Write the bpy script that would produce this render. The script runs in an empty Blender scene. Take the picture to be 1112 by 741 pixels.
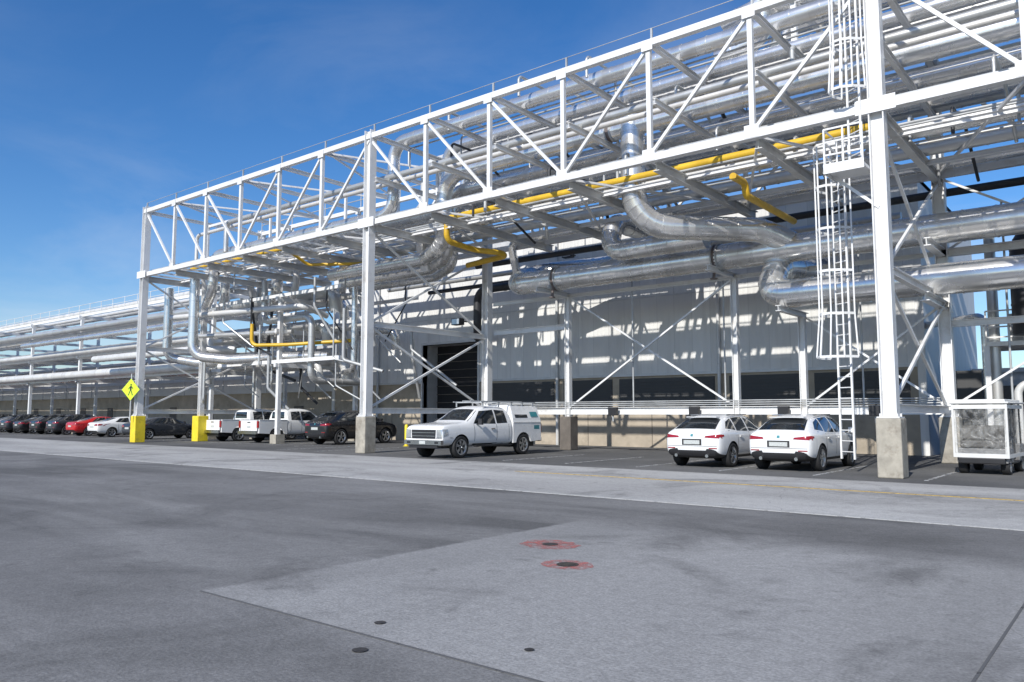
import bpy, bmesh, math, random
from mathutils import Vector, Matrix
from mathutils.bvhtree import BVHTree
random.seed(7)
S=bpy.context.scene
V=Vector
# ---------------------------------------------------------------- materials
def nt(name):
    m=bpy.data.materials.new(name); m.use_nodes=True
    t=m.node_tree; b=t.nodes['Principled BSDF']; return m,t,b
def N(t,typ,**k):
    n=t.nodes.new(typ)
    for a,v in k.items(): setattr(n,a,v)
    return n
def math_(t,op,a,b=None,c=None,clamp=False):
    n=t.nodes.new('ShaderNodeMath'); n.operation=op; n.use_clamp=clamp
    for i,v in enumerate((a,b,c)):
        if v is None: continue
        if hasattr(v,'links'): t.links.new(v,n.inputs[i])
        else: n.inputs[i].default_value=v
    return n.outputs[0]
def mixc(t,f,a,b,mode='MIX'):
    n=t.nodes.new('ShaderNodeMix'); n.data_type='RGBA'; n.blend_type=mode
    for i,v in ((0,f),(6,a),(7,b)):
        if hasattr(v,'links'): t.links.new(v,n.inputs[i])
        else:
            if i: v=(v[0],v[1],v[2],1) if not isinstance(v,(int,float)) else (v,v,v,1)
            n.inputs[i].default_value=v
    return n.outputs[2]
def mapr(t,v,a,b,c=0.,d=1.):
    n=t.nodes.new('ShaderNodeMapRange'); n.clamp=True
    t.links.new(v,n.inputs[0])
    for i,x in zip((1,2,3,4),(a,b,c,d)): n.inputs[i].default_value=x
    return n.outputs[0]
def noise(t,vec,scale,detail=4,rough=.55,dist=0.,sc=None,rot=None):
    if sc:
        mp=t.nodes.new('ShaderNodeMapping'); mp.inputs['Scale'].default_value=sc
        if rot: mp.inputs['Rotation'].default_value=rot
        t.links.new(vec,mp.inputs[0]); vec=mp.outputs[0]
    n=t.nodes.new('ShaderNodeTexNoise'); n.inputs['Scale'].default_value=scale
    n.inputs['Detail'].default_value=detail; n.inputs['Roughness'].default_value=rough
    n.inputs['Distortion'].default_value=dist
    t.links.new(vec,n.inputs['Vector']); return n.outputs[0]
def pos(t):
    return t.nodes.new('ShaderNodeNewGeometry').outputs['Position']
def bump(t,b,h,strength=.3,dist=.02):
    n=t.nodes.new('ShaderNodeBump'); n.inputs['Strength'].default_value=strength
    n.inputs['Distance'].default_value=dist
    t.links.new(h,n.inputs['Height']); t.links.new(n.outputs[0],b.inputs['Normal'])
def simple(name,col,rough=.5,metal=0.,var=.12,scale=2.,coat=0.,spec=.5,bmp=0.,dirt=None):
    m,t,b=nt(name)
    if isinstance(col,(int,float)): col=(col,)*3
    p=pos(t)
    n=noise(t,p,scale,3,.6)
    f=mapr(t,n,.3,.7)
    lo=tuple(c*(1-var) for c in col); hi=tuple(min(1,c*(1+var*.6)) for c in col)
    c=mixc(t,f,lo,hi)
    if dirt:
        d=mapr(t,noise(t,p,dirt[1],4,.7),.54,.72,0,dirt[2]); c=mixc(t,d,c,dirt[0])
    t.links.new(c,b.inputs['Base Color'])
    t.links.new(mapr(t,n,.2,.8,rough*.85,min(1,rough*1.15)),b.inputs['Roughness'])
    b.inputs['Metallic'].default_value=metal
    b.inputs['Coat Weight'].default_value=coat; b.inputs['Coat Roughness'].default_value=.04
    b.inputs['Specular IOR Level'].default_value=spec
    if bmp: bump(t,b,noise(t,p,scale*14,3),bmp,.01)
    return m
M={}
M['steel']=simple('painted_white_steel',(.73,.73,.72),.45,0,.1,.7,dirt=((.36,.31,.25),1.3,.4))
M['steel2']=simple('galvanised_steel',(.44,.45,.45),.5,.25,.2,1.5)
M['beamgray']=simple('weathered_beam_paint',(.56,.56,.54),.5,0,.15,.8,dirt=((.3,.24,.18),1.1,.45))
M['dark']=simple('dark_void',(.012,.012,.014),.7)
M['shadeband_equip']=simple('shade_band_and_dark_equipment',(.06,.06,.06),.6)  # near-black for the painted shade band on the wall, and for dark equipment
M['darkpipe']=simple('dark_insulation',(.035,.036,.04),.45,0,.25,2)
M['yellow']=simple('gas_yellow_paint',(.66,.41,.03),.4,0,.2,1.5)
M['yellowped']=simple('safety_yellow_paint',(.80,.62,.03),.5,0,.12,2,dirt=((.2,.16,.08),3,.4))
M['conc']=simple('pedestal_concrete',(.38,.35,.29),.85,0,.3,3,bmp=.3,dirt=((.15,.12,.09),1.8,.75))
M['concdark']=simple('stained_concrete',(.15,.13,.11),.85,0,.25,3,bmp=.3)
M['rubber']=simple('tyre_rubber',(.018,.018,.019),.75)
M['rim']=simple('alloy_rim',(.5,.51,.52),.3,.8)
M['glass']=simple('tinted_car_glass',(.012,.015,.018),.06,0,.1,coat=.6,spec=.8)
M['trim']=simple('black_plastic_trim',(.02,.02,.022),.5)
M['seam']=simple('panel_gap',(.03,.03,.032),.7)
M['chrome']=simple('bright_trim',(.55,.55,.56),.22,1.)
M['red_l']=simple('tail_lamp_lens',(.30,.012,.015),.12,0,.2,8,coat=.8)
M['lamp']=simple('headlamp_lens',(.45,.47,.48),.1,.4,.2,8,coat=1)
M['plate']=simple('number_plate',(.5,.52,.5),.5,0,.2,30)
M['rust']=simple('valve_body_paint',(.16,.13,.12),.6,0,.3,6)
M['red']=simple('red_paint_metal',(.5,.03,.02),.45)
M['teal']=simple('teal_decal',(.04,.22,.25),.5)
def carp(n,c,metal=0.,rough=.28): return simple(n,c,rough,metal,.03,1,coat=.7)
M['white']=carp('white_car_paint',(.76,.76,.75)); M['black']=carp('black_car_paint',(.013,.013,.015))
M['char']=carp('charcoal_car_paint',(.035,.04,.05),.3); M['redcar']=carp('red_car_paint',(.5,.012,.015))
M['silver']=carp('silver_car_paint',(.45,.46,.48),.5)
def pipe_mat(name,base,rough=.36,metal=.72):
    m,t,b=nt(name); p=pos(t)
    n2=noise(t,p,1.6,3,.5)
    sx=t.nodes.new('ShaderNodeSeparateXYZ'); t.links.new(p,sx.inputs[0])
    cell=math_(t,'FLOOR',math_(t,'DIVIDE',sx.outputs[0],.92))
    wn=t.nodes.new('ShaderNodeTexWhiteNoise'); wn.noise_dimensions='1D'; t.links.new(cell,wn.inputs['W'])
    c=mixc(t,mapr(t,wn.outputs[0],0,1,0,.35),base,(.40,.40,.40))
    c=mixc(t,mapr(t,n2,.5,.8,0,.35),c,(.42,.39,.35))
    t.links.new(c,b.inputs['Base Color']); b.inputs['Metallic'].default_value=metal
    t.links.new(mapr(t,n2,.3,.7,rough*.8,rough*1.25),b.inputs['Roughness'])
    bump(t,b,noise(t,p,1.3,1),.10,.03); return m
M['pipe']=pipe_mat('aluminium_pipe_jacket',(.84,.83,.81),.26,.8)
M['pipe2']=pipe_mat('dull_aluminium_jacket',(.60,.60,.58),.38,.6)
M['pipew']=pipe_mat('pale_pipe_jacket',(.72,.71,.68),.42,.25)
# ---------------------------------------------------------------- mesh builder
class MB:
    def __init__(s): s.v=[];s.f=[];s.m=[];s.s=[]
    def add(s,vs,fs,mat=0,smooth=False):
        o=len(s.v); s.v+= [tuple(v) for v in vs]
        for f in fs: s.f.append(tuple(i+o for i in f)); s.m.append(mat); s.s.append(smooth)
    def box(s,x0,x1,y0,y1,z0,z1,mat=0):
        vs=[(x,y,z) for x in (x0,x1) for y in (y0,y1) for z in (z0,z1)]
        s.add(vs,[(0,1,3,2),(4,6,7,5),(0,4,5,1),(2,3,7,6),(0,2,6,4),(1,5,7,3)],mat)
    def frame(s,a,b,up=(0,0,1)):
        a=V(a);b=V(b);d=(b-a).normalized();up=V(up)
        if abs(d.dot(up))>.98: up=V((0,1,0)) if abs(d.y)<.9 else V((1,0,0))
        sd=d.cross(up).normalized(); u=sd.cross(d); return a,b,d,sd,u
    def beam(s,a,b,w,h,mat=0,up=(0,0,1),ou=0,os=0):
        a,b,d,sd,u=s.frame(a,b,up)
        vs=[p+sd*(i*w/2+os)+u*(j*h/2+ou) for p in (a,b) for i in (-1,1) for j in (-1,1)]
        s.add(vs,[(0,1,3,2),(4,6,7,5),(0,4,5,1),(2,3,7,6),(0,2,6,4),(1,5,7,3)],mat)
    def ibeam(s,a,b,w,h,mat=0,up=(0,0,1),t=.03):
        s.beam(a,b,w,t,mat,up,ou=h/2-t/2); s.beam(a,b,w,t,mat,up,ou=-h/2+t/2)
        s.beam(a,b,t*.8,h-2*t+.002,mat,up)
    def cyl(s,a,b,r,n=10,mat=0,cap=True,r2=None):
        a,b,d,sd,u=s.frame(a,b); r2=r if r2 is None else r2
        vs=[];o=[(math.cos(2*math.pi*i/n),math.sin(2*math.pi*i/n)) for i in range(n)]
        for p,q in ((a,r),(b,r2)): vs+=[p+sd*c*q+u*e*q for c,e in o]
        s.add(vs,[(i,i+n,(i+1)%n+n,(i+1)%n) for i in range(n)],mat,True)
        if cap:
            s.add(vs[:n],[tuple(range(n))],mat); s.add(vs[n:],[tuple(range(n-1,-1,-1))],mat)
    def tube(s,pts,r,n=14,mat=0,R=None,bands=None,bmat=None,cap=True):
        pts=[V(p) for p in pts]; R=R or r*3.0
        path=[(pts[0],False)]
        for i in range(1,len(pts)-1):
            a,b,c=pts[i-1],pts[i],pts[i+1]
            d1=(b-a).normalized(); d2=(c-b).normalized(); ang=d1.angle(d2)
            if ang<.02: path.append((b,False)); continue
            tl=min(R*math.tan(ang/2),(b-a).length*.49,(c-b).length*.49); RR=tl/math.tan(ang/2)
            p1=b-d1*tl; nrm=(d2-d1*d1.dot(d2)).normalized(); cen=p1+nrm*RR
            k=max(2,int(ang/.22))
            for j in range(k+1):
                th=ang*j/k
                path.append((cen-nrm*RR*math.cos(th)+d1*RR*math.sin(th),j<k))
        path.append((pts[-1],False))
        P=[p for p,_ in path]
        rings=[];u=None
        for i,p in enumerate(P):
            d=(P[min(i+1,len(P)-1)]-P[max(i-1,0)])
            if 0<i<len(P)-1: d=(P[i+1]-p).normalized()+(p-P[i-1]).normalized()
            d.normalize()
            if u is None:
                u=V((0,0,1)) if abs(d.z)<.9 else V((1,0,0))
            u=(u-d*u.dot(d)).normalized(); sd=d.cross(u)
            rings.append([p+u*math.cos(2*math.pi*k/n)*r+sd*math.sin(2*math.pi*k/n)*r for k in range(n)])
        for i in range(len(P)-1):
            s.add(rings[i]+rings[i+1],[(k,(k+1)%n,(k+1)%n+n,k+n) for k in range(n)],mat,True)
            L=(P[i+1]-P[i]).length
            if bands and L>bands*1.2:
                d=(P[i+1]-P[i]).normalized(); q=bands*.6
                while q<L-.1:
                    s.cyl(P[i]+d*q,P[i]+d*(q+.05),r+.014,n,mat if bmat is None else bmat); q+=bands
            elif bands and path[i][1] and r>.3:
                d=(P[i+1]-P[i]).normalized(); s.cyl(P[i]-d*.018,P[i]+d*.018,r+.014,n,mat)
        if cap:
            s.add(rings[0],[tuple(range(n))],mat); s.add(rings[-1],[tuple(range(n-1,-1,-1))],mat)
    def lathe_x(s,prof,n=24,mat=0,c=(0,0,0)):
        vs=[(c[0]+x,c[1]+r*math.cos(2*math.pi*k/n),c[2]+r*math.sin(2*math.pi*k/n)) for x,r in prof for k in range(n)]
        fs=[(i*n+k,i*n+(k+1)%n,(i+1)*n+(k+1)%n,(i+1)*n+k) for i in range(len(prof)-1) for k in range(n)]
        s.add(vs,fs,mat,True)
    def build(s,name,mats,parent=None,loc=None,rz=0,bevel=0,auto=False):
        me=bpy.data.meshes.new(name); me.from_pydata(s.v,[],s.f)
        for k in mats: me.materials.append(M[k] if isinstance(k,str) else k)
        me.polygons.foreach_set('material_index',s.m); me.polygons.foreach_set('use_smooth',s.s)
        bm=bmesh.new(); bm.from_mesh(me); bmesh.ops.recalc_face_normals(bm,faces=bm.faces); bm.to_mesh(me); bm.free()
        me.update()
        o=bpy.data.objects.new(name,me); S.collection.objects.link(o)
        if parent: o.parent=parent
        if loc: o.location=loc
        o.rotation_euler[2]=rz
        if bevel:
            bv=o.modifiers.new('b','BEVEL'); bv.width=bevel; bv.segments=2; bv.limit_method='ANGLE'
        return o
def empty(name,loc=(0,0,0),rz=0):
    o=bpy.data.objects.new(name,None); S.collection.objects.link(o); o.location=loc; o.rotation_euler[2]=rz
    o.empty_display_size=.2; return o
# ---------------------------------------------------------------- camera, light, sky
cam=bpy.data.cameras.new('camera'); co=bpy.data.objects.new('camera',cam); S.collection.objects.link(co)
co.location=(0,0,1.6); co.rotation_euler=(math.radians(90+5.33),0,math.radians(39))
cam.lens=27.6; cam.sensor_width=36; cam.clip_end=4000; S.camera=co
EL=math.radians(35.5); az=V((.16,-1,0)).normalized()
sd=V((az.x*math.cos(EL),az.y*math.cos(EL),math.sin(EL)))
L=bpy.data.lights.new('sun','SUN'); L.energy=5.0; L.angle=math.radians(.5); L.color=(1,.965,.91)
lo=bpy.data.objects.new('sun',L); S.collection.objects.link(lo); lo.rotation_euler=(-sd).to_track_quat('-Z','Y').to_euler(); lo.location=(0,-20,40)
w=bpy.data.worlds.new('World'); S.world=w; w.use_nodes=True; t=w.node_tree
bg=t.nodes['Background']; sk=N(t,'ShaderNodeTexSky'); sk.sky_type='NISHITA'; sk.sun_disc=False
sk.sun_elevation=EL; sk.sun_rotation=math.atan2(az.x,az.y); sk.ozone_density=1.8; sk.dust_density=.4; sk.air_density=1.0
tc=N(t,'ShaderNodeTexCoord'); g=tc.outputs['Generated']
sep=N(t,'ShaderNodeSeparateXYZ'); t.links.new(g,sep.inputs[0])
cl=noise(t,g,2.4,8,.6,.5,(1,1,2.6),(.25,.2,0)); cl2=noise(t,g,1.5,3,.5,0,(1,1,2))
cf=math_(t,'MULTIPLY',mapr(t,cl,.44,.80,0,.65),mapr(t,cl2,.38,.60,.12,1))
low=mapr(t,sep.outputs[2],.02,.46,1.,.2)
cf=math_(t,'MULTIPLY',cf,low)
hs=N(t,'ShaderNodeHueSaturation'); hs.inputs['Saturation'].default_value=1.32; t.links.new(sk.outputs[0],hs.inputs['Color'])
tint=mixc(t,1.,hs.outputs[0],(1.02,1.16,1.40),'MULTIPLY')
cc=mixc(t,cf,tint,(8.6,8.9,9.2))
t.links.new(cc,bg.inputs[0]); bg.inputs[1].default_value=.10
S.view_settings.view_transform='Standard'; S.view_settings.look='None'; S.view_settings.exposure=0
# ---------------------------------------------------------------- ground
def ground_mat():
    m,t,b=nt('ground_paving'); p=pos(t)
    nd=noise(t,p,.9,2)
    sx=N(t,'ShaderNodeSeparateXYZ'); t.links.new(p,sx.inputs[0]); X,Y=sx.outputs[0],sx.outputs[1]
    wob=mapr(t,nd,0,1,-.5,.5); fw=mapr(t,noise(t,p,7,3),0,1,-.06,.06)
    Yw=math_(t,'ADD',Y,wob); Yf=math_(t,'ADD',Y,fw); Xf=math_(t,'ADD',X,fw)
    def st(v,e,s): return mapr(t,v,e-s,e+s)
    big=noise(t,p,.16,4,.55); streak=noise(t,p,.5,5,.6,.4,(.22,1.,1)); streak2=noise(t,p,.45,5,.6,.6,(1,.25,1))
    fg=mixc(t,mapr(t,big,.38,.62),(.108,.107,.105),(.185,.183,.180))
    fg=mixc(t,mapr(t,streak,.46,.68,0,.65),fg,(.265,.262,.255))
    slab=math_(t,'MULTIPLY',math_(t,'MULTIPLY',st(Xf,-6.8,.04),st(Yf,3.9,.03)),math_(t,'SUBTRACT',1.,st(Yw,9.9,.5)))
    sl=mixc(t,mapr(t,streak2,.35,.65),(.225,.223,.218),(.295,.292,.285))
    c=mixc(t,slab,fg,sl)
    lane=mixc(t,mapr(t,streak,.35,.65),(.30,.295,.285),(.41,.405,.39))
    c=mixc(t,st(Yf,13.05,.04),c,lane)
    park=mixc(t,mapr(t,big,.4,.6),(.085,.085,.085),(.14,.139,.135))
    c=mixc(t,st(Yf,20.2,.1),c,park)
    oil=noise(t,p,.35,6,.65,.8); c=mixc(t,mapr(t,oil,.52,.70,0,.65),c,(.09,.089,.087))
    oil2=noise(t,p,2.3,5,.6,.3); c=mixc(t,mapr(t,oil2,.60,.72,0,.4),c,(.08,.079,.077))
    a=noise(t,p,38,3,.7); c=mixc(t,.8,c,mixc(t,mapr(t,a,.3,.7),(.34,.34,.34),(.68,.68,.68)),'OVERLAY')
    a2=noise(t,p,9,4,.7); c=mixc(t,.5,c,mixc(t,mapr(t,a2,.3,.7),(.36,.36,.36),(.64,.64,.64)),'OVERLAY')
    v=N(t,'ShaderNodeTexVoronoi'); v.feature='DISTANCE_TO_EDGE'; v.inputs['Scale'].default_value=.13
    ad=N(t,'ShaderNodeVectorMath'); ad.operation='ADD'; nn=N(t,'ShaderNodeTexNoise'); nn.inputs['Scale'].default_value=.7; nn.inputs['Detail'].default_value=6
    t.links.new(p,nn.inputs['Vector']); t.links.new(p,ad.inputs[0]); t.links.new(nn.outputs['Color'],ad.inputs[1]); t.links.new(ad.outputs[0],v.inputs['Vector'])
    ck=math_(t,'MULTIPLY',mapr(t,v.outputs[0],.0,.0015,.5,0),mapr(t,nd,.42,.58)); c=mixc(t,ck,c,(.07,.07,.07))
    t.links.new(c,b.inputs['Base Color']); b.inputs['Roughness'].default_value=.92; b.inputs['Specular IOR Level'].default_value=.25
    bump(t,b,a,.5,.012); return m
M['ground']=ground_mat()
g=MB(); g.add([(-900,-700,0),(900,-700,0),(900,900,0),(-900,900,0)],[(0,1,2,3)]); g.build('ground',['ground'])
def worn(name,col,w0=.5,w1=.62,alpha=1.,sc=5):
    m,t,b=nt(name); p=pos(t); n=noise(t,p,sc,6,.7)
    b.inputs['Base Color'].default_value=(*col,1); b.inputs['Roughness'].default_value=.85
    t.links.new(mapr(t,n,w0,w1,alpha,0),b.inputs['Alpha']); return m
M['wline']=worn('worn_white_paint',(.50,.50,.49),.44,.58,.8); M['yline']=worn('worn_yellow_paint',(.55,.38,.10),.45,.66,.9)
M['curbline']=worn('pale_joint_sealant',(.52,.52,.50),.5,.68,.8); M['joint']=worn('joint_tar',(.10,.10,.10),.6,.7)
M['redspray']=worn('red_spray_paint',(.48,.15,.13),.38,.62,.75,9)
M['iron']=simple('cast_iron_cover',(.05,.045,.04),.7,.1,.4,20)
m_=MB()
m_.box(-150,20,12.98,13.07,.001,.008,0); m_.box(-14,20,17.4,17.5,.001,.008,1)
m_.box(-.93,-.91,3.95,9.6,.001,.005,2); m_.box(-6.8,14,3.885,3.91,.001,.005,2)
for i in range(-32,4):
    x=-4.3+2.65*i
    if -26.2<x<-22: continue
    y0=21.2 if x>-31 else 24
    m_.box(x-.05,x+.05,y0,y0+5,.001,.008,3)
m_.build('road_marking',['curbline','yline','joint','wline'])
def disc(mb,c,r,z,mat,n=28,sx=1,jit=0):
    vs=[(c[0],c[1],z)]+[(c[0]+sx*r*(1+random.uniform(-jit,jit))*math.cos(2*math.pi*k/n),c[1]+r*(1+random.uniform(-jit,jit))*math.sin(2*math.pi*k/n),z) for k in range(n)]
    mb.add(vs,[(0,1+k,1+(k+1)%n) for k in range(n)],mat)
for c,r,ry in (((-4.93,7.03),.12,.25),((-5.85,7.97),.10,.32),((-3.38,4.36),.035,0),((-4.27,3.63),.055,0),((-4.7,4.19),.045,0)):
    q=MB()
    if ry: disc(q,c,ry,.004,1,40,1.2,.08)
    disc(q,c,r,.007,0,28)
    if r>.1:
        for k in range(-3,4): q.box(c[0]-r*.6,c[0]+r*.6,c[1]+k*r*.2-.005,c[1]+k*r*.2+.005,.008,.012,0)
    q.build('manhole_cover' if ry else 'valve_cover',['iron','redspray'])
# ---------------------------------------------------------------- building
def wall_mat():
    m,t,b=nt('metal_wall_cladding'); p=pos(t); sx=N(t,'ShaderNodeSeparateXYZ'); t.links.new(p,sx.inputs[0]); X,Z=sx.outputs[0],sx.outputs[2]
    cell=math_(t,'FLOOR',math_(t,'DIVIDE',X,.92)); wn=N(t,'ShaderNodeTexWhiteNoise'); wn.noise_dimensions='1D'; t.links.new(cell,wn.inputs['W'])
    c=mixc(t,wn.outputs[0],(.65,.645,.62),(.71,.705,.68))
    st=noise(t,p,1.2,5,.6,0,(1.6,1.6,.12)); c=mixc(t,mapr(t,st,.5,.75,0,.4),c,(.46,.44,.41))
    fr=math_(t,'FRACT',math_(t,'DIVIDE',X,.92)); seam=mapr(t,fr,0,.03,.5,0); c=mixc(t,seam,c,(.25,.25,.25))
    t.links.new(c,b.inputs['Base Color']); b.inputs['Roughness'].default_value=.6
    tri=math_(t,'PINGPONG',X,.115); bump(t,b,mapr(t,tri,.03,.07),.35,.02); return m
M['clad']=wall_mat()
M['wallc']=simple('tilt_up_concrete',(.42,.36,.28),.85,0,.18,1.2,bmp=.2,dirt=((.2,.17,.13),.8,.6))
M['lowwall']=simple('pale_low_wall',(.62,.61,.58),.6,0,.12,.4)
M['flash']=simple('roof_flashing',(.60,.60,.59),.45,.2)
WY=34.0
bld=empty('industrial_building')
q=MB()
x0,x1=-43,-7.0; dz0,dz1=-34.5,-30.0; BD=46
q.box(x0,dz0,WY,WY+.3,0,3.5,1); q.box(dz1,x1,WY,WY+.3,0,3.5,1)
q.box(x0,dz0,WY-.08,WY+.3,3.502,11.1,0); q.box(dz1,x1,WY-.08,WY+.3,3.502,11.1,0); q.box(dz0,dz1,WY-.08,WY+.3,5.8,11.1,0)
q.box(x1,x1+.3,WY-.05,BD,0,11.1,0); q.box(x0-.3,x0,WY-.05,BD,0,11.1,0)
q.box(x0-.4,x1+.4,WY-.16,WY+.4,11.1,11.38,2); q.box(x0-.3,x1+.3,WY+.4,BD,10.9,11.1,2); q.box(x0,x1,BD,BD+.3,0,11.1,0)
q.box(x0,dz0-.1,WY-.12,WY-.082,3.46,3.58,2); q.box(dz1+.1,x1,WY-.12,WY-.082,3.46,3.58,2)
q.box(x0,x1,WY-.105,WY-.083,7.3,7.36,2)
for i in range(10):
    x=x0+2+i*3.7
    if dz0-.3<x<dz1+.3: continue
    q.box(x-.02,x+.02,WY-.004,WY+.1,0,1.9,4)
for x in (-38.5,-24.3,-15.2): q.cyl((x,WY-.2,0),(x,WY-.2,11.1),.08,10,2)
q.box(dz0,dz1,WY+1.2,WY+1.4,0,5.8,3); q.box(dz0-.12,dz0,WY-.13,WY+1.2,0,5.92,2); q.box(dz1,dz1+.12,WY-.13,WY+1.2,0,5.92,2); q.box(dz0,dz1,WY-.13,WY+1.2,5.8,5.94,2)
for k in range(11): q.box(dz0+.02,dz1-.02,WY+1.12,WY+1.2,.3+k*.5,.34+k*.5,4)
for a,b in ((-29.6,-24.6),(-24.0,-21.0),(-20.6,-15.5),(-14.8,-11.4),(-11.0,-7.3)):  # dark slatted strips paint the shade band along the concrete base wall
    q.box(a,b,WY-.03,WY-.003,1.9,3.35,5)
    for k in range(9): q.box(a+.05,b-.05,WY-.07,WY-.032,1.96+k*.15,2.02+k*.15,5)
q.build('wall',['clad','wallc','flash','dark','concdark','shadeband_equip'],bld)
q=MB()
for i in range(5):
    x=-38+i*6.1; q.box(x,x+2.2,WY+5,WY+7,11.1,12.4,0); q.cyl((x+1.1,WY+6,12.4),(x+1.1,WY+6,12.9),.6,14,0)
q.build('rooftop_units',['steel2'],bld)
ax_=empty('annex_building'); q=MB(); q.box(-6.6,30,44,54,0,3.6,0); q.box(-6.65,30.1,43.9,54.1,3.6,3.8,1)
for i in range(8): q.box(-5+i*4,-3+i*4,43.94,44.0,1.2,2.8,2)
q.build('wall',['steel2','flash','concdark'],ax_)
low=empty('low_building')
q=MB(); q.box(-260,-43.6,WY+.6,WY+40,3.2,6.2,0); q.box(-260,-43.6,WY+.75,WY+40,0,3.2,1); q.box(-260,-43.5,WY+.5,WY+40,6.2,6.45,2)
for i in range(36): x=-46-i*6; q.box(x-.06,x+.06,WY+.54,WY+.6,3.2,6.2,2); q.box(x-2.6,x-1.5,WY+.70,WY+.747,0,2.2,3)
q.box(-260,-43.6,WY+.53,WY+.597,4.3,4.42,2)
q.build('wall',['lowwall','wallc','flash','concdark'],low)
# ---------------------------------------------------------------- rack steel
FY,BY=21.7,29.4; ZB,ZT=9.7,13.5; COLS=[-45.2,-25.4,-5.15,14.9]
rack=empty('steel_pipe_rack')
q=MB()
for ci,x in enumerate(COLS):
    for y in (FY,BY):
        q.ibeam((x,y,1.5),(x,y,ZT+.25),.36,.38,0,up=(1,0,0),t=.03)
        q.box(x-.27,x+.27,y-.27,y+.27,1.505,1.54,0)
        for sx_ in (-.2,.2):
            for sy_ in (-.2,.2): q.cyl((x+sx_,y+sy_,1.54),(x+sx_,y+sy_,1.62),.025,6,0)
    for z in (1.75,5.4): q.ibeam((x,FY+.2,z),(x,BY-.2,z),.18,.24,0,t=.025)
    for a,b in ((1.9,5.3),(5.5,9.4)):
        q.beam((x+.03,FY+.2,a),(x+.03,BY-.2,b),.08,.09,0); q.beam((x-.07,FY+.2,b),(x-.07,BY-.2,a),.08,.09,0)
    for yy in (FY,BY):
        q.beam((x-.5,yy-.20,ZB),(x+.5,yy-.20,ZB),.02,.4,0)
NP=6
XR=14.9; XL=-45.2
for y in (FY,BY):
    q.beam((XL-.2,y,ZB),(XR,y,ZB),.24,.24,0); q.beam((XL-.2,y,ZT),(XR,y,ZT),.22,.22,0)
    for bi in range(3):
        a,b=COLS[bi],COLS[bi+1]; p=(b-a)/NP
        for i in range(NP):
            if i: q.beam((a+i*p,y,ZB),(a+i*p,y,ZT),.15,.15,0,up=(0,1,0))
            u0,u1=a+i*p,a+(i+1)*p
            if i<NP//2: A,B=(u0,ZT-.1),(u1,ZB+.1)
            else: A,B=(u0,ZB+.1),(u1,ZT-.1)
            q.beam((A[0],y-.01,A[1]),(B[0],y-.01,B[1]),.10,.10,0,up=(0,1,0))
            if i: q.box(a+i*p-.22,a+i*p+.22,y-.13,y-.122,ZB-.1,ZB+.28,0); q.box(a+i*p-.2,a+i*p+.2,y-.13,y-.122,ZT-.26,ZT+.08,0)
q.ibeam((-25.0,BY+.05,1.75),(-5.3,BY+.05,1.75),.2,.32,0,t=.025)
q.ibeam((-25.0,BY+.1,5.6),(-20.6,BY+.1,5.6),.18,.24,0,t=.02)
sup=[(-20.5,6.95),(-12.5,6.95),(-9.9,5.2)]
for x,zt in sup:
    q.ibeam((x,BY+.0,1.5),(x,BY+.0,zt),.24,.24,0,up=(1,0,0),t=.025); q.ibeam((x,27.0,zt+.1),(x,BY+.5,zt+.1),.2,.2,0,t=.02)
q.beam((-20.4,BY-.05,1.9),(-12.6,BY-.05,6.9),.07,.07,0); q.beam((-20.4,BY+.07,6.9),(-12.6,BY+.07,1.9),.07,.07,0)
q.beam((-9.8,BY-.05,1.9),(-5.3,BY-.05,5.2),.07,.07,0); q.beam((-9.8,BY+.07,5.2),(-5.3,BY+.07,1.9),.07,.07,0)
q.ibeam((-25,BY,7.0),(-5.4,BY,7.0),.16,.16,0,t=.02)
q.ibeam((-5.15,27,7.0),(-5.15,30.2,7.0),.25,.26,0); q.ibeam((-5.15,26.4,5.2),(-5.15,30.2,5.2),.25,.28,0)
q.ibeam((-5.15,BY,7.0),(14.7,BY,7.0),.2,.26,0); q.ibeam((-5.0,BY,4.6),(14.7,BY,4.6),.18,.22,0)
for k in range(4): q.ibeam((k*4.8-1.,BY+.0,0),(k*4.8-1.,BY+.0,ZB),.22,.22,0,up=(1,0,0),t=.025)
q.beam((-5,BY+.1,1.9),(-1.1,BY+.1,4.5),.07,.07,0); q.beam((-5,BY+.1,7.1),(-1.1,BY+.1,9.5),.07,.07,0); q.beam((-5,BY-.05,9.5),(-1.1,BY-.05,7.1),.07,.07,0)
q.build('frame',['steel'],rack)
q=MB()
p=20.05/NP
n=int(round((XR-XL)/p))
for i in range(n+1):
    x=XL+i*p
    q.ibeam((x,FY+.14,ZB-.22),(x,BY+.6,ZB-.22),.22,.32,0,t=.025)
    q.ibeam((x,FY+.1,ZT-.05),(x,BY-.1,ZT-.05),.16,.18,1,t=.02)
    if x>-27: q.ibeam((x,FY+.1,11.6),(x,BY-.1,11.6),.14,.2,1,t=.02)
    if i<n:
        s0=FY+.2 if i%2 else BY-.2; s1=BY-.2 if i%2 else FY+.2
        q.beam((x,s0,ZB-.02),(x+p,s1,ZB-.02),.08,.08,1)
        if x<-25.5: q.beam((x,s0,ZT-.04),(x+p,s1,ZT-.04),.08,.08,1)
for y in (23.9,27.3): q.ibeam((XL,y,ZB-.12),(XR,y,ZB-.12),.14,.16,1,t=.018)
for x in (XL,XL+p*2,XL+p*4,-25.2):
    q.beam((x,25.6,ZB),(x,25.6,ZT),.12,.12,1,up=(0,1,0))
q.beam((XL,25.6,ZT-.2),(-25.2,25.6,ZT-.2),.12,.14,1)
for k in range(18):
    x=XL+1.1*k+.5; q.beam((x,FY+.2,ZB-.03),(x,BY-.2,ZB-.03),.05,.09,1)
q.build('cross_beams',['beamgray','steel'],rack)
q=MB()
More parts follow.
